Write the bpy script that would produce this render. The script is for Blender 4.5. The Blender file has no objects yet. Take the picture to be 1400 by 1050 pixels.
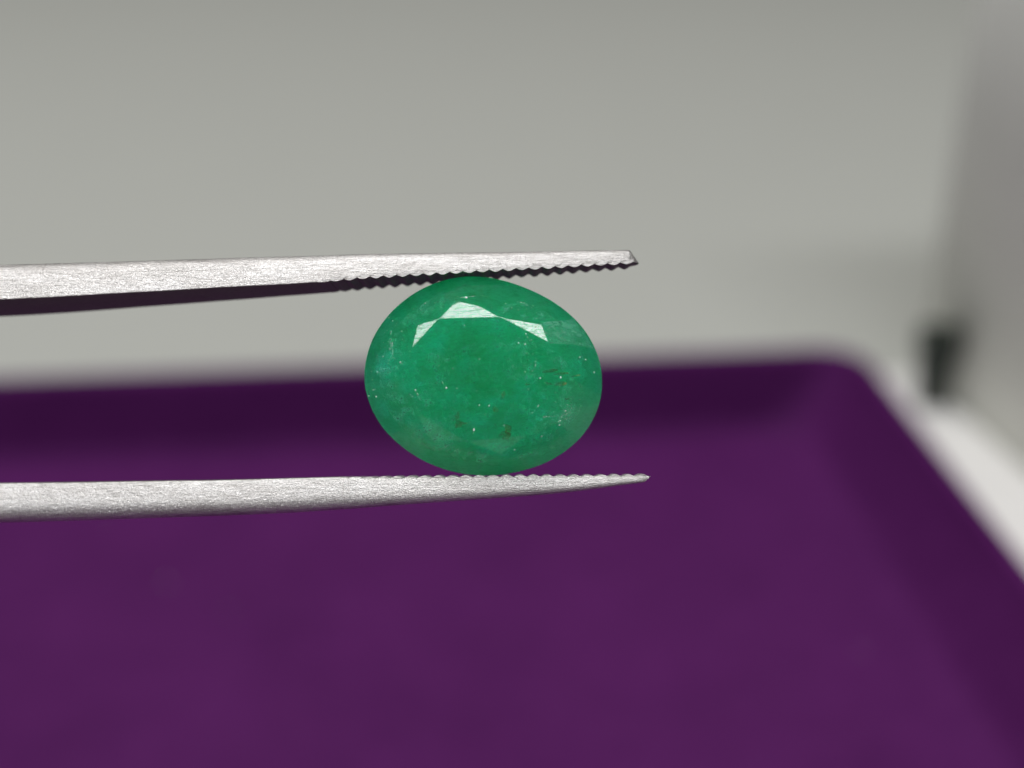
# Close-up of an oval green gemstone held in steel tweezers above a purple tray.
# 1 Blender unit = 1 cm.
import bpy, bmesh, math, random
import numpy as np
from mathutils import Vector, Matrix, noise

random.seed(11)
R = math.radians
scene = bpy.context.scene
col = scene.collection
scene.unit_settings.system = 'METRIC'
scene.unit_settings.scale_length = 0.01

# ------------------------------------------------------------------ camera
PITCH = 26.4
CAM_Z = 9.95
F_PX = 1800.0                                # focal length for a 1400 px wide frame
D = 6.65                                     # focus distance, cm
cam_data = bpy.data.cameras.new('camera')
cam = bpy.data.objects.new('camera', cam_data)
col.objects.link(cam)
cam.location = (0, 0, CAM_Z)
cam.rotation_euler = (R(90 - PITCH), 0, 0)
cam_data.sensor_width = 36.0
cam_data.lens = 36.0 * F_PX / 1400.0
cam_data.clip_start = 0.05
cam_data.clip_end = 2000
cam_data.dof.use_dof = True
cam_data.dof.focus_distance = 6.56
cam_data.dof.aperture_fstop = cam_data.lens * 1e-3 / 0.28    # 2.8 mm wide aperture
scene.camera = cam

# ------------------------------------------------------------------ world + lamps
world = bpy.data.worlds.new('World')
scene.world = world
world.use_nodes = True
bg = world.node_tree.nodes['Background']
bg.inputs[0].default_value = (0.97, 1.0, 0.98, 1)
bg.inputs[1].default_value = 0.09

def area(name, loc, target, sx, sy, watts, color):
    d = bpy.data.lights.new(name, 'AREA')
    d.shape = 'RECTANGLE'
    d.size, d.size_y = sx, sy
    d.energy = watts
    d.color = color
    o = bpy.data.objects.new(name, d)
    col.objects.link(o)
    o.location = loc
    o.rotation_euler = (Vector(target) - Vector(loc)).to_track_quat('-Z', 'Y').to_euler()
    return o

key = area('window_light', (-18, -34, 98), (-18, 6, 7), 128, 17, 98000, (0.97, 0.985, 1.0))
back = area('ceiling_lamp', (-25, 48, 160), (0, 12, 2), 32, 28, 95000, (1.0, 0.98, 0.945))

scene.view_settings.view_transform = 'Standard'
scene.view_settings.look = 'None'
scene.view_settings.exposure = 0.0
scene.view_settings.gamma = 1.0
scene.view_settings.use_curve_mapping = False

cy = scene.cycles
cy.use_denoising = True
cy.denoiser = 'OPENIMAGEDENOISE'
cy.denoising_input_passes = 'RGB_ALBEDO_NORMAL'
cy.max_bounces = 24
cy.transmission_bounces = 24
cy.volume_bounces = 16
cy.glossy_bounces = 8
cy.diffuse_bounces = 5
cy.sample_clamp_indirect = 6.0
cy.caustics_refractive = True
cy.caustics_reflective = True
cy.blur_glossy = 0.3

# ------------------------------------------------------------------ helpers
def mesh_obj(name, bm, mat=None, parent=None, smooth=False):
    me = bpy.data.meshes.new(name)
    bm.normal_update()
    bm.to_mesh(me)
    bm.free()
    o = bpy.data.objects.new(name, me)
    col.objects.link(o)
    if mat:
        me.materials.append(mat)
    if parent:
        o.parent = parent
    if smooth:
        me.polygons.foreach_set('use_smooth', [True] * len(me.polygons))
    return o

def empty(name, loc=(0, 0, 0)):
    o = bpy.data.objects.new(name, None)
    o.empty_display_size = 0.2
    col.objects.link(o)
    o.location = loc
    return o

def tag(o, label=None, cat=None, kind=None, group=None):
    for k, v in (('label', label), ('category', cat), ('kind', kind), ('group', group)):
        if v:
            o[k] = v
    return o

class Mat:
    def __init__(self, name):
        self.m = bpy.data.materials.new(name)
        self.m.use_nodes = True
        self.nt = self.m.node_tree
        self.b = self.nt.nodes['Principled BSDF']
        self.out = self.nt.nodes['Material Output']
    def n(self, t, **kw):
        x = self.nt.nodes.new(t)
        for k, v in kw.items():
            setattr(x, k, v)
        return x
    def l(self, a, b):
        self.nt.links.new(a, b)
    def coord(self, scale=(1, 1, 1)):
        tc = self.n('ShaderNodeTexCoord')
        mp = self.n('ShaderNodeMapping')
        mp.inputs['Scale'].default_value = scale
        self.l(tc.outputs['Object'], mp.inputs['Vector'])
        return mp.outputs[0]
    def noise(self, vec, scale, detail=4, rough=0.5):
        x = self.n('ShaderNodeTexNoise')
        x.inputs['Scale'].default_value = scale
        x.inputs['Detail'].default_value = detail
        x.inputs['Roughness'].default_value = rough
        self.l(vec, x.inputs['Vector'])
        return x.outputs['Fac']
    def ramp(self, fac, stops):
        x = self.n('ShaderNodeValToRGB')
        e = x.color_ramp.elements
        while len(e) < len(stops):
            e.new(0.5)
        for i, (p, c) in enumerate(stops):
            e[i].position = p
            e[i].color = (*c, 1) if len(c) == 3 else c
        self.l(fac, x.inputs[0])
        return x.outputs[0]
    def bump(self, fac, strength, dist, prev=None):
        x = self.n('ShaderNodeBump')
        x.inputs['Strength'].default_value = strength
        x.inputs['Distance'].default_value = dist
        self.l(fac, x.inputs['Height'])
        if prev:
            self.l(prev, x.inputs['Normal'])
        return x.outputs[0]

def plain(name, color, rough, var=0.08, scale=3.0, bump=0.0, bscale=30, spec=0.5):
    k = Mat(name)
    v = k.coord()
    f = k.noise(v, scale, 5)
    a = tuple(c * (1 - var) for c in color)
    b = tuple(min(1, c * (1 + var)) for c in color)
    k.l(k.ramp(f, [(0.3, a), (0.7, b)]), k.b.inputs['Base Color'])
    k.b.inputs['Roughness'].default_value = rough
    k.b.inputs['Specular IOR Level'].default_value = spec
    if bump:
        k.l(k.bump(k.noise(v, bscale, 4), bump, 0.02), k.b.inputs['Normal'])
    return k.m

def grid(bm, rings, closed=True, caps=(False, False)):
    """Skin a list of point rings into quads."""
    vs = [[bm.verts.new(p) for p in r] for r in rings]
    n = len(vs[0])
    for a, b in zip(vs[:-1], vs[1:]):
        for i in range(n if closed else n - 1):
            j = (i + 1) % n
            bm.faces.new((a[i], a[j], b[j], b[i]))
    if caps[0]:
        bm.faces.new(list(reversed(vs[0])))
    if caps[1]:
        bm.faces.new(vs[-1])
    return vs

# ------------------------------------------------------------------ setting
M_TABLE = plain('table_white_laminate', (0.43, 0.433, 0.402), 0.7, 0.008, 0.4, 0.05, 40, 0.1)
M_LIT_STRIP_DUST = plain('lit_strip_and_dust', (0.74, 0.725, 0.71), 0.75, 0.02, 2.0, 0.05, 60, 0.2)
M_BOX = plain('grey_card', (0.86, 0.87, 0.81), 0.85, 0.05, 0.6, 0.05, 30, 0.3)

bm = bmesh.new()
bmesh.ops.create_grid(bm, x_segments=12, y_segments=12, size=150)
t = mesh_obj('tabletop', bm, M_TABLE)
tag(t, kind='structure')

# ------------------------------------------------------------------ pale sheet added for the brightly lit tabletop beside the tray
def lit_strip_sheet():
    bm = bmesh.new()
    W, L, nx = 42.0, 29.7, 30
    def lift(i):
        return 0.0 * max(0, (i / nx - 0.93) / 0.07) ** 2
    rings = []
    for i in range(nx + 1):
        x, z = -W + W * i / nx, lift(i)
        rings.append([(x, -L, z), (x, 0, z), (x, 0, z + 0.01), (x, -L, z + 0.01)])
    grid(bm, rings, caps=(True, True))
    bmesh.ops.recalc_face_normals(bm, faces=bm.faces)
    o = mesh_obj('lit_strip_sheet', bm, M_LIT_STRIP_DUST)
    o.location = (6.92, 20.5, 0.004)
    o.rotation_euler.z = R(12.7)
    return tag(o, 'pale sheet added under the purple tray for the lit tabletop strip along its right side', 'paper')
lit_strip_sheet()

# ------------------------------------------------------------------ grey box behind on the right
def grey_box():
    # stands along the tray's right side; origin at its far left lower corner
    root = empty('grey_box', (6.98, 20.6, 0))
    root.rotation_euler.z = R(12.7)
    bm = bmesh.new()
    bmesh.ops.create_cube(bm, size=1)
    bmesh.ops.scale(bm, vec=(10, 15, 8.2), verts=bm.verts)
    bmesh.ops.translate(bm, vec=(5, -7.5, 4.1 + 0.02), verts=bm.verts)
    bmesh.ops.bevel(bm, geom=[e for e in bm.edges if max(v.co.z for v in e.verts) > 1], offset=0.25, segments=5, affect='EDGES', profile=0.5)
    mesh_obj('box_body', bm, M_BOX, root, True)
    bm = bmesh.new()
    bmesh.ops.create_cube(bm, size=1)
    bmesh.ops.scale(bm, vec=(10.2, 15.2, 1.4), verts=bm.verts)
    bmesh.ops.translate(bm, vec=(5, -7.5, 8.4), verts=bm.verts)
    bmesh.ops.bevel(bm, geom=bm.edges[:], offset=0.3, segments=4, affect='EDGES', profile=0.5)
    mesh_obj('lid', bm, M_BOX, root, True)
    return tag(root, 'large light grey box standing along the right side of the tray', 'box')
grey_box()

# ------------------------------------------------------------------ small dark green block
M_DARK = plain('dark_green_plastic', (0.003, 0.009, 0.004), 0.5, 0.2, 8, 0.05, 60)
def green_block():
    root = empty('dark_block', (6.88, 19.3, 0.014))
    root.rotation_euler.z = R(-8)
    def ring(hx, hy, z, r=0.1, n=4):
        pts = []
        for cx, cyy, a0 in ((1, 1, 0), (-1, 1, 90), (-1, -1, 180), (1, -1, 270)):
            for k in range(n + 1):
                a = R(a0 + 90 * k / n)
                pts.append((cx * (hx - r) + r * math.cos(a), cyy * (hy - r) + r * math.sin(a), z))
        return pts
    bm = bmesh.new()
    grid(bm, [ring(0.19, 0.2, 0.0), ring(0.20, 0.2, 0.05), ring(0.27, 0.26, 0.85)], caps=(True, True))
    mesh_obj('body', bm, M_DARK, root, True)
    bm = bmesh.new()
    grid(bm, [ring(0.29, 0.28, 0.85), ring(0.31, 0.3, 0.9), ring(0.31, 0.3, 1.24), ring(0.28, 0.27, 1.33), ring(0.17, 0.16, 1.36)], caps=(True, True))
    mesh_obj('cap', bm, M_DARK, root, True)
    return tag(root, 'small dark green block standing against the grey box beside the tray corner', 'block')
green_block()

# ------------------------------------------------------------------ purple tray
def tray_material():
    k = Mat('purple_plastic')
    v = k.coord()
    f = k.noise(v, 0.55, 4, 0.6)
    g = k.noise(v, 3.2, 3)
    c = k.ramp(f, [(0.3, (0.066, 0.0092, 0.077)), (0.72, (0.082, 0.0118, 0.094))])
    mx = k.n('ShaderNodeMix', data_type='RGBA')
    k.l(k.ramp(g, [(0.45, (0, 0, 0)), (0.8, (0.22, 0.22, 0.22))]), mx.inputs[0])
    k.l(c, mx.inputs[6])
    mx.inputs[7].default_value = (0.105, 0.019, 0.115, 1)
    k.l(mx.outputs[2], k.b.inputs['Base Color'])
    k.b.inputs['Roughness'].default_value = 0.62
    k.b.inputs['Specular IOR Level'].default_value = 0.06
    k.l(k.bump(k.noise(v, 22, 4), 0.12, 0.02), k.b.inputs['Normal'])
    return k.m
M_TRAY = tray_material()

def tray():
    # local frame: origin at the far right outer corner, -x to the left, -y to the viewer
    W, L = 34.0, 24.0
    root = empty('tray', (5.36, 18.48, 0.02))
    root.rotation_euler.z = R(5.0)
    def ring(inset, z, r, slope=0.0):
        x0, x1, y0, y1 = -W + inset + slope, -inset - slope, -L + inset, -inset
        pts, n = [], 8
        for cx, cyy, a0 in ((x1 - r, y1 - r, 0), (x0 + r, y1 - r, 90), (x0 + r, y0 + r, 180), (x1 - r, y0 + r, 270)):
            for k in range(n + 1):
                a = R(a0 + 90 * k / n)
                pts.append((cx + r * math.cos(a), cyy + r * math.sin(a), z))
        return pts
    H, fl, rc = 1.46, 0.17, 0.75
    # rim: the rolled top edge
    bm = bmesh.new()
    prof = []
    for k in range(9):
        a = math.pi * k / 8
        prof.append((0.11 - 0.11 * math.cos(a), H - 0.11 + 0.11 * math.sin(a)))
    grid(bm, [ring(i, z, max(0.2, rc - i)) for i, z in prof])
    mesh_obj('rim', bm, M_TRAY, root, True)
    # wall: outer skin, and the inner skin that curves into the floor
    bm = bmesh.new()
    grid(bm, [ring(0.0, H - 0.11, rc), ring(0.06, 0.2, rc), ring(0.16, 0.04, rc - 0.1), ring(0.4, 0.0, rc - 0.2)])
    inner = [(0.22, H - 0.11, 0.0), (0.24, 0.95, 0.16), (0.27, 0.55, 0.42)]
    for k in range(1, 9):
        a = R(90 * k / 8)
        inner.append((0.275 + 0.15 * (1 - math.cos(a)), fl + 0.15 + 0.15 * (-math.sin(a)), 0.55 + 0.75 * (1 - math.cos(a))))
    grid(bm, [list(reversed(ring(i, z, rc - 0.22 + 0.5 * sl, sl))) for i, z, sl in reversed(inner)])
    bmesh.ops.recalc_face_normals(bm, faces=bm.faces)
    mesh_obj('wall', bm, M_TRAY, root, True)
    bm = bmesh.new()
    bm.faces.new([bm.verts.new(p) for p in ring(0.425, fl, rc - 0.22 + 0.65, 1.3)])
    mesh_obj('floor', bm, M_TRAY, root)
    return tag(root, 'shallow purple plastic tray with rounded corner under the tweezers', 'tray')
tray()

# ------------------------------------------------------------------ the frame that stone and tweezers share
stone_c = cam.matrix_basis @ Vector((-0.146, 0.044, -D))
cam_rot = Matrix.Rotation(R(90 - PITCH), 4, 'X')
STONE_M = Matrix.Translation(stone_c) @ cam_rot
TILT = 3.97
TWEEZ_M = Matrix.Translation(stone_c) @ cam_rot @ Matrix.Rotation(R(-TILT), 4, 'X')

# ------------------------------------------------------------------ tweezers
def steel(name):
    k = Mat(name)
    v = k.coord((0.28, 1, 1))
    v2 = k.coord((1, 1, 1))
    fine = k.noise(v, 230, 3, 0.65)
    grain = k.noise(v2, 150, 2, 0.6)
    broad = k.noise(k.coord((0.35, 2.2, 1)), 5, 5, 0.6)
    # lengthwise streaks and cross scratches
    vs = k.coord((1.2, 34, 34))
    streak = k.noise(vs, 5, 3, 0.6)
    vx = k.coord((30, 1.5, 1.5))
    cross = k.noise(vx, 3.2, 3, 0.6)
    c = k.ramp(broad, [(0.3, (0.60, 0.575, 0.56)), (0.5, (0.74, 0.715, 0.70)), (0.7, (0.82, 0.80, 0.79))])
    def mul(a, fac, stops, amt):
        mx = k.n('ShaderNodeMix', data_type='RGBA', blend_type='MULTIPLY')
        mx.inputs[0].default_value = amt
        k.l(a, mx.inputs[6])
        k.l(k.ramp(fac, stops), mx.inputs[7])
        return mx.outputs[2]
    c = mul(c, cross, [(0.27, (0.55, 0.5, 0.47)), (0.36, (1, 1, 1))], 0.35)
    pit = k.noise(k.coord((0.7, 1, 1)), 85, 3, 0.7)
    c = mul(c, pit, [(0.32, (0.42, 0.40, 0.39)), (0.52, (1, 1, 1))], 0.26)
    c = mul(c, streak, [(0.36, (0.6, 0.585, 0.58)), (0.54, (1, 1, 1))], 0.7)
    k.l(c, k.b.inputs['Base Color'])
    k.b.inputs['Metallic'].default_value = 1.0
    k.l(k.ramp(fine, [(0.3, (0.30,) * 3), (0.7, (0.55,) * 3)]), k.b.inputs['Roughness'])
    n = k.bump(streak, 0.3, 0.006)
    n = k.bump(cross, 0.06, 0.006, n)
    n = k.bump(fine, 0.6, 0.007, n)
    n = k.bump(grain, 0.4, 0.006, n)
    n = k.bump(pit, 0.32, 0.008, n)
    k.l(n, k.b.inputs['Normal'])
    return k.m
M_STEEL = steel('brushed_steel')
def grip_shade():  # same steel as the arms; shade of the inner faces painted in dark
    k = Mat('grip_painted_shade')
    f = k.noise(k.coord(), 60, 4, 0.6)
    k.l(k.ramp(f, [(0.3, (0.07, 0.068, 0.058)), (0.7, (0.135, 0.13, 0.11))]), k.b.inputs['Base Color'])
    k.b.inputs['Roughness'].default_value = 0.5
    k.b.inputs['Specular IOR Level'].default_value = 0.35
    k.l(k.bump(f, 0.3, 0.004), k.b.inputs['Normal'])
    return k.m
M_GRIP_SHADE = grip_shade()

def interp(tab, x):
    xs, ys = [p[0] for p in tab], [p[1] for p in tab]
    return float(np.mean([np.interp(x + d, xs, ys) for d in np.linspace(-2.2, 2.2, 9)]))

# all tables below: u along the tweezers in mm (tip to the right) -> value in mm
# v is height above the stone's middle, widths run front to back
WIDTH = [(-115, 9.0), (-60, 8.6), (-23.3, 6.0), (7.9, 1.45), (12, 0.9)]
def w_mid(u):
    return -0.45

UP_IN = [(-115, 0.3), (-112, 0.6), (-95, 3.5), (-60, 3.9), (-40, 2.9), (-23.3, 3.50), (7.7, 5.58), (12, 5.87)]
UP_TH = [(-115, 1.2), (-60, 2.1), (-23.3, 1.90), (-7.5, 1.48), (0, 1.16), (5.0, 0.94), (8.0, 0.84), (12, 0.7)]
LO_IN = [(-115, -0.3), (-112, -0.6), (-95, -4.3), (-60, -5.9), (-23.3, -5.42), (-12, -5.26), (-6, -5.08), (0, -5.00), (12, -4.94)]
LO_TH = [(-115, 1.2), (-60, 2.0), (-23.3, 1.93), (-8, 1.68), (-1, 1.27), (3.5, 1.03), (5.5, 0.78), (7.0, 0.55), (8.3, 0.36), (11, 0.2)]
TOOTH_H = 0.165

def tooth_h(u, start, sgn):
    return TOOTH_H * (1.0 if sgn > 0 else 0.78) * min(1.0, max(0.0, (u - start) / 2.6)) ** 0.8

def arm(root, inner, thick, sgn, u_tip, teeth_from, pitch, tip_slant, round_out, front, tip_thin, slant):
    """One arm: a lofted rounded bar. sgn=+1 upper (solid above inner face), -1 lower."""
    us = list(np.linspace(-115, -26, 26)) + list(np.linspace(-25, teeth_from - 0.4, 24)) + \
         list(np.linspace(teeth_from, u_tip - 0.7, 30)) + [u_tip - 0.35, u_tip - 0.18, u_tip - 0.06, u_tip]
    rings = []
    for u in us:
        w = interp(WIDTH, u)
        vi = interp(inner, u)
        th = interp(thick, u)
        recess = tooth_h(u, teeth_from, sgn)
        a = vi + sgn * recess                      # inner face, set back where the teeth are
        b = vi + sgn * th
        end = max(0.0, (u - (u_tip - 0.36)) / 0.36)
        sh = 1 - 0.55 * end ** 3
        hw = 0.5 * w * sh
        b = a + (b - a) * (1 - tip_thin * end ** 3)
        h = abs(b - a)
        ro = min(0.8 * w * 0.5, round_out * h)         # outer corners well rounded
        ri = min(0.07, 0.2 * h)
        pts = []
        mid = w_mid(u)
        # order: inner-front, outer-front, outer-back, inner-back
        def corner(cw, ch, r, a0):
            for k in range(6):
                t = R(a0 + 90 * k / 5)
                pts.append((cw + r * math.cos(t), ch + r * math.sin(t)))
        corner(hw - ri, ri, ri, -90)
        corner(hw - ro, h - ro, ro, 0)
        corner(-hw + ro, h - ro, ro, 90)
        corner(-hw + ri, ri, ri, 180)
        ring = []
        for (pw, ph) in pts:
            pw -= slant * ph if pw > 0 else 0.0
            du = tip_slant * (0.5 - ph / max(h, 1e-6)) * end
            n = noise.noise(Vector((u * 0.35, pw * 0.5, ph * 0.6 + sgn * 9))) * 0.018
            ring.append(((u + du) * 0.1, (a + sgn * ph + n) * 0.1, (mid + pw) * 0.1))
        rings.append(ring)
    bm = bmesh.new()
    grid(bm, rings, caps=(True, True))
    bmesh.ops.recalc_face_normals(bm, faces=bm.faces)
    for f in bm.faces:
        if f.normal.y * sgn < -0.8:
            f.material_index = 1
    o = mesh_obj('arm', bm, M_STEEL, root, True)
    o.data.materials.append(M_GRIP_SHADE)
    # teeth: ridges running front to back across the inner face
    u = teeth_from + 0.25
    while u < u_tip - 0.28:
        w0 = interp(WIDTH, u) - 0.02
        vi = interp(inner, u)
        slope = (interp(inner, u + 0.3) - interp(inner, u - 0.3)) / 0.6
        rec = tooth_h(u, teeth_from, sgn)
        hgt = rec * random.uniform(0.86, 1.05)
        half = pitch * 0.5
        bm = bmesh.new()
        prof = []
        for k in range(13):
            s = -1 + 2 * k / 12
            prof.append((s * half, hgt * (0.5 + 0.5 * math.cos(math.pi * s)) ** (0.75 if sgn > 0 else 0.65)))
        prof = [(-half, -0.12)] + prof + [(half, -0.12)]
        ringsT = []
        c = min(0.28, w0 * 0.2)
        for ww, sh in ((w0 / 2, front), (w0 / 2 - c * 0.4, front + (1 - front) * 0.55), (w0 / 2 - c, 1.0), (-w0 / 2 + 0.05, 1.0), (-w0 / 2, 0.9)):
            ringsT.append([(pu * 0.1, (-sgn * (ph * (sh if ph > 0 else 1) - rec) + slope * pu) * 0.1, ww * 0.1) for pu, ph in prof])
        grid(bm, ringsT, caps=(True, True))
        bmesh.ops.recalc_face_normals(bm, faces=bm.faces)
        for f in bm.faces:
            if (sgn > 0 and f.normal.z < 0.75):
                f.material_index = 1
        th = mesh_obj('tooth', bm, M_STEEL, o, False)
        th.data.materials.append(M_GRIP_SHADE)
        th.location = (u * 0.1, vi * 0.1, w_mid(u) * 0.1)
        u += pitch
    return o

def tweezers():
    root = empty('tweezers')
    root.matrix_world = TWEEZ_M
    up = arm(root, UP_IN, UP_TH, 1, 7.72, -8.2, 0.662, 0.4, 0.36, 0.7, 0.1, 0.22)
    lo = arm(root, LO_IN, LO_TH, -1, 8.35, -7.2, 0.678, 0.2, 0.5, 0.8, 0.4, -0.2)
    up['label'] = 'upper arm with serrated underside painted dark as shade touching the stone'
    lo['label'] = 'lower arm tapering to a point beneath the stone'
    # the joint where both arms meet, at the far end outside the picture
    bm = bmesh.new()
    bmesh.ops.create_cube(bm, size=1)
    bmesh.ops.scale(bm, vec=(0.9, 0.3, 0.86), verts=bm.verts)
    bmesh.ops.translate(bm, vec=(-11.5, 0, -0.045), verts=bm.verts)
    bmesh.ops.bevel(bm, geom=bm.edges[:], offset=0.06, segments=3, affect='EDGES')
    mesh_obj('joint', bm, M_STEEL, root, True)
    return tag(root, 'pair of brushed steel tweezers with serrated tips gripping the green stone', 'tweezers')
tweezers()

# ------------------------------------------------------------------ emerald
def emerald_material():
    k = Mat('emerald_glass')
    v = k.coord()
    vs = k.coord((6, 1, 6))
    vs.node.inputs['Rotation'].default_value = (0, 0, R(75))
    scr = k.noise(vs, 22, 3, 0.75)
    vs2 = k.coord((1, 9, 3))
    vs2.node.inputs['Rotation'].default_value = (0, 0, R(12))
    scr2 = k.noise(vs2, 18, 3, 0.75)
    fine = k.noise(v, 120, 3, 0.6)
    n = k.bump(scr, 0.06, 0.004)
    n = k.bump(scr2, 0.07, 0.004, n)
    n = k.bump(fine, 0.03, 0.003, n)
    k.l(n, k.b.inputs['Normal'])
    cloud = k.noise(k.coord((0.75, 1, 1)), 7, 6, 0.68)
    vg = k.coord((0.55, 1.3, 1))
    vg.node.inputs['Rotation'].default_value = (0, 0, R(8))
    grain = k.noise(vg, 60, 4, 0.7)
    c1 = k.ramp(cloud, [(0.30, (0.50, 0.78, 0.60)), (0.47, (0.93, 1.0, 0.95)), (0.66, (1.0, 1.0, 1.0))])
    mx = k.n('ShaderNodeMix', data_type='RGBA', blend_type='MULTIPLY')
    mx.inputs[0].default_value = 0.9
    k.l(c1, mx.inputs[6])
    k.l(k.ramp(grain, [(0.34, (0.70, 0.86, 0.78)), (0.54, (1, 1, 1))]), mx.inputs[7])
    k.l(mx.outputs[2], k.b.inputs['Base Color'])
    k.l(k.ramp(scr2, [(0.38, (0.02,) * 3), (0.64, (0.26,) * 3)]), k.b.inputs['Roughness'])
    k.b.inputs['IOR'].default_value = 1.58
    k.b.inputs['Transmission Weight'].default_value = 1.0
    va = k.n('ShaderNodeVolumeAbsorption')
    va.inputs['Color'].default_value = (0.0, 0.9988, 0.928, 1)
    va.inputs['Density'].default_value = 36.0
    vsc = k.n('ShaderNodeVolumeScatter')
    vsc.inputs['Color'].default_value = (1, 1, 1, 1)
    vsc.inputs['Density'].default_value = 11.0
    vsc.inputs['Anisotropy'].default_value = 0.3
    ad = k.n('ShaderNodeAddShader')
    k.l(va.outputs[0], ad.inputs[0])
    k.l(vsc.outputs[0], ad.inputs[1])
    k.l(ad.outputs[0], k.out.inputs['Volume'])
    return k.m
M_EM = emerald_material()

# outline of the girdle in mm, x right, y up (not a perfect ellipse: a hand-cut stone)
OUT = [(-9.1, 133.7), (-68.6, 125.1), (-98.6, 109.4), (-123, 88.7), (-143, 61.6), (-155.7, 34.4), (-162.1, 10.1), (-162.9, -7),
       (-160, -24), (-153, -42.7), (-137.1, -69.9), (-113, -95.6), (-90, -111.3), (-67.1, -124), (-41.4, -132), (-13, -135.6), (10, -136),
       (38.6, -134), (61.4, -128.4), (90, -117), (112.9, -104), (132.9, -85.6), (147, -64), (157, -42.7), (162, -21), (163, -4),
       (161.4, 8.7), (154.3, 34.4), (140, 58.7), (122.9, 78.7), (90, 103), (52.9, 122.3), (18.6, 131.6)]
PX = 0.003694                                   # cm per drawing unit
ang = np.array([math.atan2(y, x) for x, y in OUT])
rad = np.array([math.hypot(x, y) for x, y in OUT]) * PX
A = np.stack([np.ones_like(ang)] + [f(h * ang) for h in range(1, 6) for f in (np.cos, np.sin)], 1)
coef = np.linalg.lstsq(A, rad, rcond=None)[0]
def r_out(a):
    b = [1.0] + [f(h * a) for h in range(1, 6) for f in (math.cos, math.sin)]
    return float(np.dot(coef, b))
def p_out(a, s=1.0):
    r = r_out(a) * s
    return Vector((r * math.cos(a), r * math.sin(a), 0))

def emerald():
    root = empty('emerald')
    root.matrix_world = STONE_M
    bm = bmesh.new()
    N = 120
    top = [bm.verts.new(p_out(2 * math.pi * i / N) + Vector((0, 0, 0.3))) for i in range(N)]
    bot = [bm.verts.new(p_out(2 * math.pi * i / N) + Vector((0, 0, -0.6))) for i in range(N)]
    bm.faces.new(top)
    bm.faces.new(list(reversed(bot)))
    for i in range(N):
        j = (i + 1) % N
        bm.faces.new((bot[i], bot[j], top[j], top[i]))
    def cut(co, no):
        g = bm.verts[:] + bm.edges[:] + bm.faces[:]
        res = bmesh.ops.bisect_plane(bm, geom=g, dist=1e-6, plane_co=co, plane_no=no, clear_outer=True)
        ed = [e for e in res['geom_cut'] if isinstance(e, bmesh.types.BMEdge) and e.is_boundary]
        if ed:
            bmesh.ops.contextual_create(bm, geom=ed)
    # crown ------------------------------------------------
    zt = 0.172
    T = [(-94, 35), (-58, 75), (24, 77), (89, 43), (103, -22), (60, -80), (-22, -88), (-88, -48)]
    T = [Vector((x * PX, y * PX, zt)) for x, y in T]
    n8 = len(T)
    cut(Vector((0, 0, zt)), Vector((0, 0, 1)))
    for i in range(n8):
        a, b = T[i], T[(i + 1) % n8]
        e = (b - a).normalized()
        outw = Vector((e.y, -e.x, 0))
        if outw.dot((a + b) / 2 - Vector((0, 0, zt))) < 0:
            outw = -outw
        s = R([22.8, 19.3, 20.9, 20, 21, 20, 21, 20][i])
        cut((a + b) / 2, Vector((outw.x * math.sin(s), outw.y * math.sin(s), math.cos(s))))
    zg = 0.012
    S = [(-104, 58), (-27, 98), (75, 72), (116, 12), (98, -64), (24, -108), (-70, -86), (-112, -6)]
    GA = [math.atan2(p.y, p.x) for p in T]
    def outward(a):
        t = p_out(a + 0.02) - p_out(a - 0.02)
        return Vector((t.y, -t.x, 0)).normalized()
    for i in range(n8):
        g = p_out(GA[i]) + Vector((0, 0, zg))
        nrm = outward(GA[i])
        run = (g - T[i]).dot(nrm)
        s = math.atan2(zt - zg, run)
        cut(T[i], Vector((nrm.x * math.sin(s), nrm.y * math.sin(s), math.cos(s))))
    for i in range(n8):
        a0, a1 = GA[i], GA[(i + 1) % n8]
        d = (a1 - a0) % (2 * math.pi)
        if d > math.pi:
            d -= 2 * math.pi
        for f0, f1 in ((0.0, 0.5), (0.5, 1.0)):
            pa, pb = p_out(a0 + d * f0), p_out(a0 + d * f1)
            e = (pb - pa).normalized()
            nn = Vector((e.y, -e.x, 0))
            if nn.dot(pa) < 0:
                nn = -nn
            ap = Vector((S[i][0] * PX, S[i][1] * PX, zt - 0.030))
            base = (pa + pb) / 2 + Vector((0, 0, zg + 0.004))
            s = math.atan2(ap.z - base.z, (base - ap).dot(nn)) + R(random.uniform(0.3, 1.5))
            cut((pa + pb) / 2 + Vector((0, 0, zg + 0.004)), Vector((nn.x * math.sin(s), nn.y * math.sin(s), math.cos(s))))
    # pavilion ---------------------------------------------
    zb, cul = -0.03, -0.34
    for ringi, (nf, off, zc) in enumerate(((16, 0.1, -0.46), (8, 0.3, cul), )):
        for i in range(nf):
            a = off + 2 * math.pi * i / nf
            g = p_out(a) + Vector((0, 0, zb if ringi == 0 else zb - 0.02))
            nrm = outward(a)
            run = g.dot(nrm) - 0.06
            s = math.atan2(g.z - zc, run)
            cut(g, Vector((nrm.x * math.sin(s), nrm.y * math.sin(s), -math.cos(s))))
    cut(Vector((0, 0, -0.31)), Vector((0, 0, -1)))
    bmesh.ops.remove_doubles(bm, verts=bm.verts, dist=2e-5)
    bmesh.ops.recalc_face_normals(bm, faces=bm.faces)
    # worn facet edges on the crown
    ed = [e for e in bm.edges if len(e.link_faces) == 2 and all(v.co.z > 0.035 for v in e.verts) and e.calc_face_angle() > R(4)]
    bmesh.ops.bevel(bm, geom=ed, offset=0.0028, segments=2, affect='EDGES', profile=0.5, clamp_overlap=True)
    st = mesh_obj('faceted_stone', bm, M_EM, root)
    global STONE_OBJ
    STONE_OBJ = st
    return tag(root, 'oval faceted green emerald held between the tweezer tips', 'gemstone')
gem = emerald()

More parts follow.
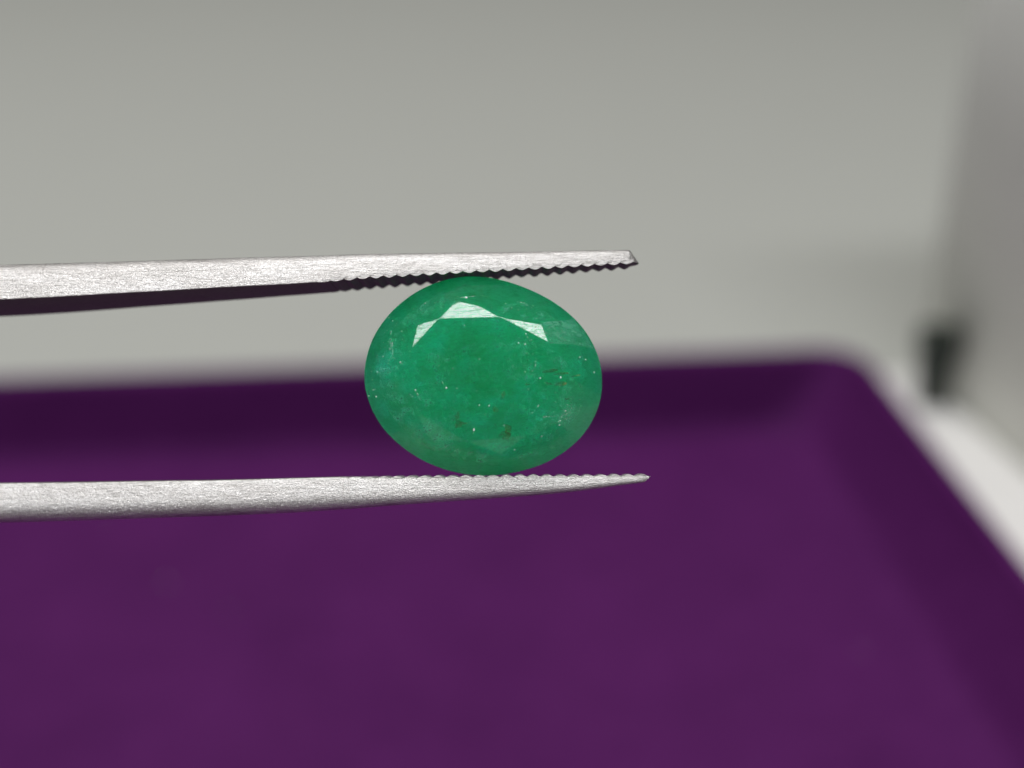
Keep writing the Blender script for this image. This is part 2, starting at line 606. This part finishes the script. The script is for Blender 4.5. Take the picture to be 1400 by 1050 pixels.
# ------------------------------------------------------------------ what is enclosed in the stone
def speck_mat(name, color, rough=0.4, emit=False):
    k = Mat(name)
    f = k.noise(k.coord(), 40, 3)
    k.l(k.ramp(f, [(0.3, tuple(c * 0.8 for c in color)), (0.7, color)]), k.b.inputs['Base Color'])
    k.b.inputs['Roughness'].default_value = rough
    return k.m
M_WHITE = speck_mat('fissure_or_glint', (0.85, 0.95, 0.9))
def brown_mat():
    k = Mat('brown_mineral')
    f = k.noise(k.coord(), 130, 4, 0.7)
    k.l(k.ramp(f, [(0.35, (0.0,) * 3), (0.62, (0.75,) * 3)]), k.b.inputs['Alpha'])
    k.b.inputs['Base Color'].default_value = (0.26, 0.17, 0.012, 1)
    k.b.inputs['Roughness'].default_value = 0.7
    return k.m
M_BROWN = brown_mat()
M_BLACK = speck_mat('dark_mineral', (0.01, 0.03, 0.015))

def veil_mat():
    k = Mat('veil_or_reflection')
    v = k.coord()
    f = k.noise(v, 16, 6, 0.7)
    f2 = k.noise(v, 90, 3, 0.7)
    mul = k.n('ShaderNodeMath', operation='MULTIPLY')
    k.l(k.ramp(f, [(0.46, (0, 0, 0)), (0.68, (1, 1, 1))]), mul.inputs[0])
    k.l(k.ramp(f2, [(0.35, (0.1,) * 3), (0.7, (0.6,) * 3)]), mul.inputs[1])
    k.b.inputs['Base Color'].default_value = (0.55, 1.0, 0.85, 1)
    k.b.inputs['Roughness'].default_value = 0.5
    k.l(mul.outputs[0], k.b.inputs['Alpha'])
    return k.m
M_VEIL = veil_mat()

def at(px, py, z):
    """Drawing units from the stone's middle -> stone frame, cm."""
    return Vector((px * PX, py * PX, z))

from mathutils.bvhtree import BVHTree
_me = STONE_OBJ.data
_bvh = BVHTree.FromPolygons([v.co.copy() for v in _me.vertices], [list(p.vertices) for p in _me.polygons])
def z_front(px, py):
    """Height of the stone's front surface at this place."""
    hit = _bvh.ray_cast(Vector((px * PX, py * PX, 2)), Vector((0, 0, -1)))
    return hit[0].z if hit[0] else 0.0

def crystal(name, c, size, mat, parent, stretch=(1, 1, 1), seed=0):
    rr = random.Random(seed)
    bm = bmesh.new()
    bmesh.ops.create_icosphere(bm, subdivisions=1, radius=size)
    for v in bm.verts:
        v.co *= rr.uniform(0.55, 1.25)
        v.co = Vector((v.co.x * stretch[0], v.co.y * stretch[1], v.co.z * stretch[2]))
    o = mesh_obj(name, bm, mat, parent)
    o.location = c
    o.rotation_euler = (rr.uniform(-.4, .4), rr.uniform(-.4, .4), rr.uniform(-.4, .4))
    return o

def inclusions():
    k = 0
    # brown mineral specks seen through the table: x, y, size, stretch
    for x, y, sz, st in ((-33, -56, .011, (.7, 1.3, .7)), (-33, -66, .012, (1, 1, .7)), (-25, -64, .008, (1.5, .6, .7)),
                         (34, -72, .012, (.8, 1.4, .7)), (30, -80, .012, (1.4, .8, .7)), (17, -46, .009, (1, .8, .7)),
                         (88, 5, .010, (2.6, .45, .6)), (106, 2, .009, (2.4, .4, .6)), (124, -1, .008, (2, .4, .6)),
                         (104, -12, .011, (1.6, .6, .6)), (88, -11, .008, (1.6, .5, .6)), (28, -26, .008, (.8, 1.2, .6)),
                         (60, -12, .006, (1.5, .6, .6)), (112, -32, .006, (1.6, .6, .6))):
        bm = bmesh.new()
        n = 14
        hub = bm.verts.new((0, 0, 0))
        rim = []
        for q in range(n):
            a = 2 * math.pi * q / n
            r = sz * 1.7 * (1 + 0.5 * noise.noise(Vector((math.cos(a) * 1.5, math.sin(a) * 1.5, k * 3.7))))
            rim.append(bm.verts.new((r * math.cos(a) * st[0], r * math.sin(a) * st[1], -0.003)))
        for q in range(n):
            bm.faces.new((hub, rim[q], rim[(q + 1) % n]))
        o = mesh_obj('brown_speck', bm, M_BROWN, gem, True)
        o.location = at(x, y, z_front(x, y) - 0.010)
        o.rotation_euler = (random.uniform(-.3, .3), random.uniform(-.3, .3), random.uniform(-.2, .2)); k += 1
    # white bits on the surface, painted glints of pits and dust
    for x, y, sz in ((-48, -17, .0075), (-11, -73, .0085), (79, -82, .007), (-110, 17, .007), (-145, -29, .008), (-156, -28, .006), (77, -4, .006),
                     (104, -3, .008), (103, -67, .006), (48, 43, .006), (57, 41, .006), (-89, -20, .006), (-4, 21, .005), (-4, -40, .005),
                     (9, -41, .006), (29, -67, .005), (43, -100, .006), (151, 4, .006), (131, 24, .005), (139, 21, .005), (-22, 104, .010), (-78, 97, .005),
                     (111, -48, .006), (-128, 78, .004), (31, 96, .005), (-24, 66, .005), (57, 4, .005), (-135, 25, .005), (58, 55, .006), (81, 52, .006)):
        crystal('glint_speck', at(x, y, z_front(x, y) - sz * 0.12), sz * 0.8, M_WHITE, gem, (1, 1, .6), k); k += 1
    for x, y, sz in ((-3, -115, .006), (17, -66, .005), (-118, 9, .004), (146, 49, .006), (60, 20, .004), (-70, -66, .004), (-45, 20, .004)):
        crystal('dark_speck', at(x, y, z_front(x, y) - 0.02), sz, M_BLACK, gem, (.6, 1.4, .6), k); k += 1
    # thread-like fissures
    lines = [[(-123, 73), (-124, 62), (-125, 52), (-121, 41), (-122, 35)], [(-112, 75), (-118, 67)], [(-125, 25), (-124, 45), (-117, 12), (-113, 6)],
             [(-45, 101), (-33, 105), (-20, 105), (-8, 107), (0, 108)], [(-107, 14), (-110, 20)], [(-96, 33), (-97, 26), (-96, 20)],
             [(72, 24), (69, 10), (66, 0), (63, -8)], [(-89, -21), (-84, -30), (-78, -38)], [(60, -52), (68, -50), (75, -40), (78, -35)],
             [(80, -56), (95, -55), (112, -53), (120, -44), (112, -38)], [(-54, -8), (-50, -14), (-48, -18)], [(45, 100), (60, 97), (75, 92)],
             [(-155, 12), (-145, 6), (-135, 0)], [(102, -62), (110, -60), (118, -58)], [(-20, -60), (-10, -70), (-14, -80)]]
    bm = bmesh.new()
    for ln in lines:
        for (a, b) in zip(ln[:-1], ln[1:]):
            steps = max(2, int(math.hypot(b[0] - a[0], b[1] - a[1]) / 2.2))
            d = Vector((b[0] - a[0], b[1] - a[1], 0)).normalized()
            for q in range(steps):
                if random.random() < 0.2:
                    continue
                t = (q + random.random()) / steps
                x = a[0] + (b[0] - a[0]) * t + random.gauss(0, .5)
                y = a[1] + (b[1] - a[1]) * t + random.gauss(0, .5)
                r = 0.0052 * random.uniform(0.2, 1.0) ** 1.5
                c = at(x, y, z_front(x, y) - r * random.uniform(-0.3, 0.45))
                e = d * r * random.uniform(0.8, 2.6)
                w = Vector((-d.y, d.x, 0)) * r * random.uniform(0.3, 0.7)
                h = Vector((0, 0, r * 0.6))
                vs = [bm.verts.new(p) for p in (c - e, c - w, c + e * random.uniform(.6, 1), c + w, c + h, c - h)]
                for f in ((0, 1, 4), (1, 2, 4), (2, 3, 4), (3, 0, 4), (1, 0, 5), (2, 1, 5), (3, 2, 5), (0, 3, 5)):
                    bm.faces.new([vs[k2] for k2 in f])
    def flake(x, y, r):
        c = at(x, y, z_front(x, y) - r * random.uniform(-0.2, 0.5))
        a = random.uniform(0, 6.28)
        d = Vector((math.cos(a), math.sin(a), 0))
        e, w, h = d * r * random.uniform(.8, 1.8), Vector((-d.y, d.x, 0)) * r * random.uniform(.4, .9), Vector((0, 0, r * .6))
        vs = [bm.verts.new(p) for p in (c - e, c - w, c + e, c + w, c + h, c - h)]
        for f in ((0, 1, 4), (1, 2, 4), (2, 3, 4), (3, 0, 4), (1, 0, 5), (2, 1, 5), (3, 2, 5), (0, 3, 5)):
            bm.faces.new([vs[k2] for k2 in f])
    for (cx, cyy, sx, sy, cnt) in ((-118, 35, 14, 26, 60), (-140, 0, 10, 16, 30), (112, -48, 18, 9, 40), (68, 88, 22, 7, 40), (-45, 100, 26, 6, 30), (80, 55, 16, 8, 30),
                                   (105, 0, 22, 12, 25), (-80, -30, 14, 12, 20), (0, -10, 80, 60, 70), (-60, -118, 25, 4, 16), (60, 25, 18, 14, 20)):
        for q in range(cnt):
            x, y = random.gauss(cx, sx), random.gauss(cyy, sy)
            if math.hypot(x, y) * PX < 0.94 * r_out(math.atan2(y, x)):
                flake(x, y, 0.0032 * random.uniform(0.25, 1.0) ** 2)
    mesh_obj('fissure_flakes', bm, M_WHITE, gem)['kind'] = 'stuff'
    # milky veils: thin wavy sheets through the stone
    for (x, y, rx, ry, tx, ty, dz) in ((-100, 10, .22, .18, .5, -.3, .06), (30, -10, .34, .22, .2, .3, .05), (-30, -70, .36, .16, -.5, .1, .06), (90, -50, .22, .2, .3, -.4, .05),
                                   (60, 70, .24, .10, -.3, .4, .05), (-60, 80, .2, .09, .4, .2, .04), (115, 35, .13, .10, -.5, .7, .04), (-120, -30, .12, .2, .1, -.6, .045), (20, -105, .3, .08, -.7, 0, .05)):
        bm = bmesh.new()
        n = 14
        P = []
        for j in range(n + 1):
            row = []
            for i in range(n + 1):
                u, v = -1 + 2 * i / n, -1 + 2 * j / n
                m = math.sqrt(1 - u * u / 2), math.sqrt(1 - v * v / 2)
                uu, vv = u * m[1], v * m[0]
                px, py = uu * rx, vv * ry
                h = 0.03 * noise.noise(Vector((px * 9 + x, py * 9 + y, 1.3)))
                c = at(x, y, z_front(x, y) - dz * 0.5 - 0.008) + Vector((px, py, h + (px * tx + py * ty) * 0.35))
                a = math.atan2(c.y, c.x)
                lim = 0.86 * r_out(a)
                rr = math.hypot(c.x, c.y)
                if rr > lim:
                    c.x, c.y = c.x * lim / rr, c.y * lim / rr
                    rr = lim
                f = min(1.0, rr / r_out(a))
                c.z = max(-0.26 * (1 - f) - 0.02, min(c.z, z_front(c.x / PX, c.y / PX) - 0.009))
                row.append(bm.verts.new(c))
            P.append(row)
        for j in range(n):
            for i in range(n):
                bm.faces.new((P[j][i], P[j][i + 1], P[j + 1][i + 1], P[j + 1][i]))
        bmesh.ops.dissolve_degenerate(bm, dist=1e-6, edges=bm.edges)
        mesh_obj('veil_or_reflection', bm, M_VEIL, gem, True)
inclusions()

def painted_reflection():  # pale facet reflection painted as a translucent sheet just below the surface
    k = Mat('painted_facet_reflection')
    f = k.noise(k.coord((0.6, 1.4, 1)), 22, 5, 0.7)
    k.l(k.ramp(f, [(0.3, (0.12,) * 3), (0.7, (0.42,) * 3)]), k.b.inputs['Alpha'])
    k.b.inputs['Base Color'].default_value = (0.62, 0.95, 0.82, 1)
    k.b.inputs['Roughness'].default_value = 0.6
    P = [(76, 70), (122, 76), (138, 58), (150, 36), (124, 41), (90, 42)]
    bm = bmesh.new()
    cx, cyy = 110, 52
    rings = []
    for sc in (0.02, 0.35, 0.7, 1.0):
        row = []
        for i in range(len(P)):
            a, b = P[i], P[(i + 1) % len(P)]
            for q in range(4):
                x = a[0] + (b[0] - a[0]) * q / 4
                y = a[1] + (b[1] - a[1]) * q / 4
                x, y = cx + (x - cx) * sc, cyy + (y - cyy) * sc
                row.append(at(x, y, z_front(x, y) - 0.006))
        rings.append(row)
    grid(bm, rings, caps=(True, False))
    mesh_obj('veil_or_reflection', bm, k.m, gem, True)['label'] = 'pale reflection painted as a sheet under the upper right facet'
painted_reflection()

def clouds():
    k = Mat('cloud_in_stone')
    vsc = k.n('ShaderNodeVolumeScatter')
    vsc.inputs['Color'].default_value = (0.75, 1, 0.95, 1)
    vsc.inputs['Density'].default_value = 60.0
    for l in list(k.nt.links):
        if l.to_socket == k.out.inputs['Surface']:
            k.nt.links.remove(l)
    k.l(vsc.outputs[0], k.out.inputs['Volume'])
    kd = Mat('dark_green_zone')
    vab = kd.n('ShaderNodeVolumeAbsorption')
    vab.inputs['Color'].default_value = (0.0, 0.70, 0.5, 1)
    vab.inputs['Density'].default_value = 16.0
    for l in list(kd.nt.links):
        if l.to_socket == kd.out.inputs['Surface']:
            kd.nt.links.remove(l)
    kd.l(vab.outputs[0], kd.out.inputs['Volume'])
    rr = random.Random(5)
    spots = [(-112, 14, .11, .07, .03, .03), (-40, -30, .12, .05, .03, .06), (35, 25, .13, .06, .03, .05), (92, -45, .10, .06, .03, .03),
             (-75, -60, .10, .04, .025, .02), (20, -92, .14, .03, .025, .01), (-60, 40, .07, .05, .03, .07), (118, 5, .06, .05, .02, .01),
             (55, -20, .05, .08, .02, .09), (-10, -60, .09, .03, .02, .09), (60, -95, .07, .03, .02, 0), (10, 60, .09, .02, .02, .06),
             (-95, -15, .05, .03, .015, .06), (75, -75, .06, .025, .015, .05), (-50, -90, .07, .02, .012, .03), (15, -35, .10, .022, .012, .11),
             (-25, 15, .04, .06, .015, .10), (70, 15, .03, .06, .012, .10), (105, -62, .06, .02, .012, .03), (-130, -45, .03, .05, .012, .0)]
    dark = [(-22, 40, .05, .10, .02, .09), (-20, 5, .04, .07, .02, .08), (62, 48, .08, .03, .02, .06), (-75, 65, .08, .03, .015, .04), (5, -70, .05, .03, .02, .08),
            (40, -62, .07, .025, .02, .07), (-100, 95, .06, .03, .01, .01), (75, 92, .07, .02, .01, .01), (-60, -10, .06, .025, .015, .08), (135, 15, .03, .05, .01, .0)]
    for n_, (x, y, sx, sy, sz, z) in enumerate(spots + dark):
        mat, nm = (k.m, 'milky_cloud') if n_ < len(spots) else (kd.m, 'dark_zone')
        bm = bmesh.new()
        bmesh.ops.create_icosphere(bm, subdivisions=4, radius=1.0)
        off = Vector((rr.uniform(0, 50), rr.uniform(0, 50), 0))
        for v in bm.verts:
            d = v.co.normalized()
            f = 1 + 0.55 * noise.noise(d * 1.6 + off) + 0.3 * noise.noise(d * 4.0 + off) + 0.15 * noise.noise(d * 9 + off)
            v.co = Vector((d.x * sx * f, d.y * sy * f, d.z * sz * f))
        o = mesh_obj(nm, bm, mat, gem, True)
        o.location = at(x, y, z)
        o.rotation_euler.z = rr.uniform(-.5, .5)
clouds()

# ------------------------------------------------------------------ lint and dust on the tray floor
def dust():
    rr = random.Random(3)
    bm = bmesh.new()
    for q in range(9):
        x, y = rr.uniform(-6, 4.5), rr.uniform(9.5, 16.5)
        r = rr.uniform(0.006, 0.013)
        m = Matrix.Translation((x, y, 0.19 + r * 0.4)) @ Matrix.Rotation(rr.uniform(0, 6), 4, 'Z') @ Matrix.Diagonal((rr.uniform(1, 2.5), 1, 0.5, 1))
        bmesh.ops.create_icosphere(bm, subdivisions=1, radius=r, matrix=m)
    o = mesh_obj('dust', bm, M_LIT_STRIP_DUST)
    tag(o, 'pale specks of dust scattered on the purple tray floor', 'dust', 'stuff')
dust()
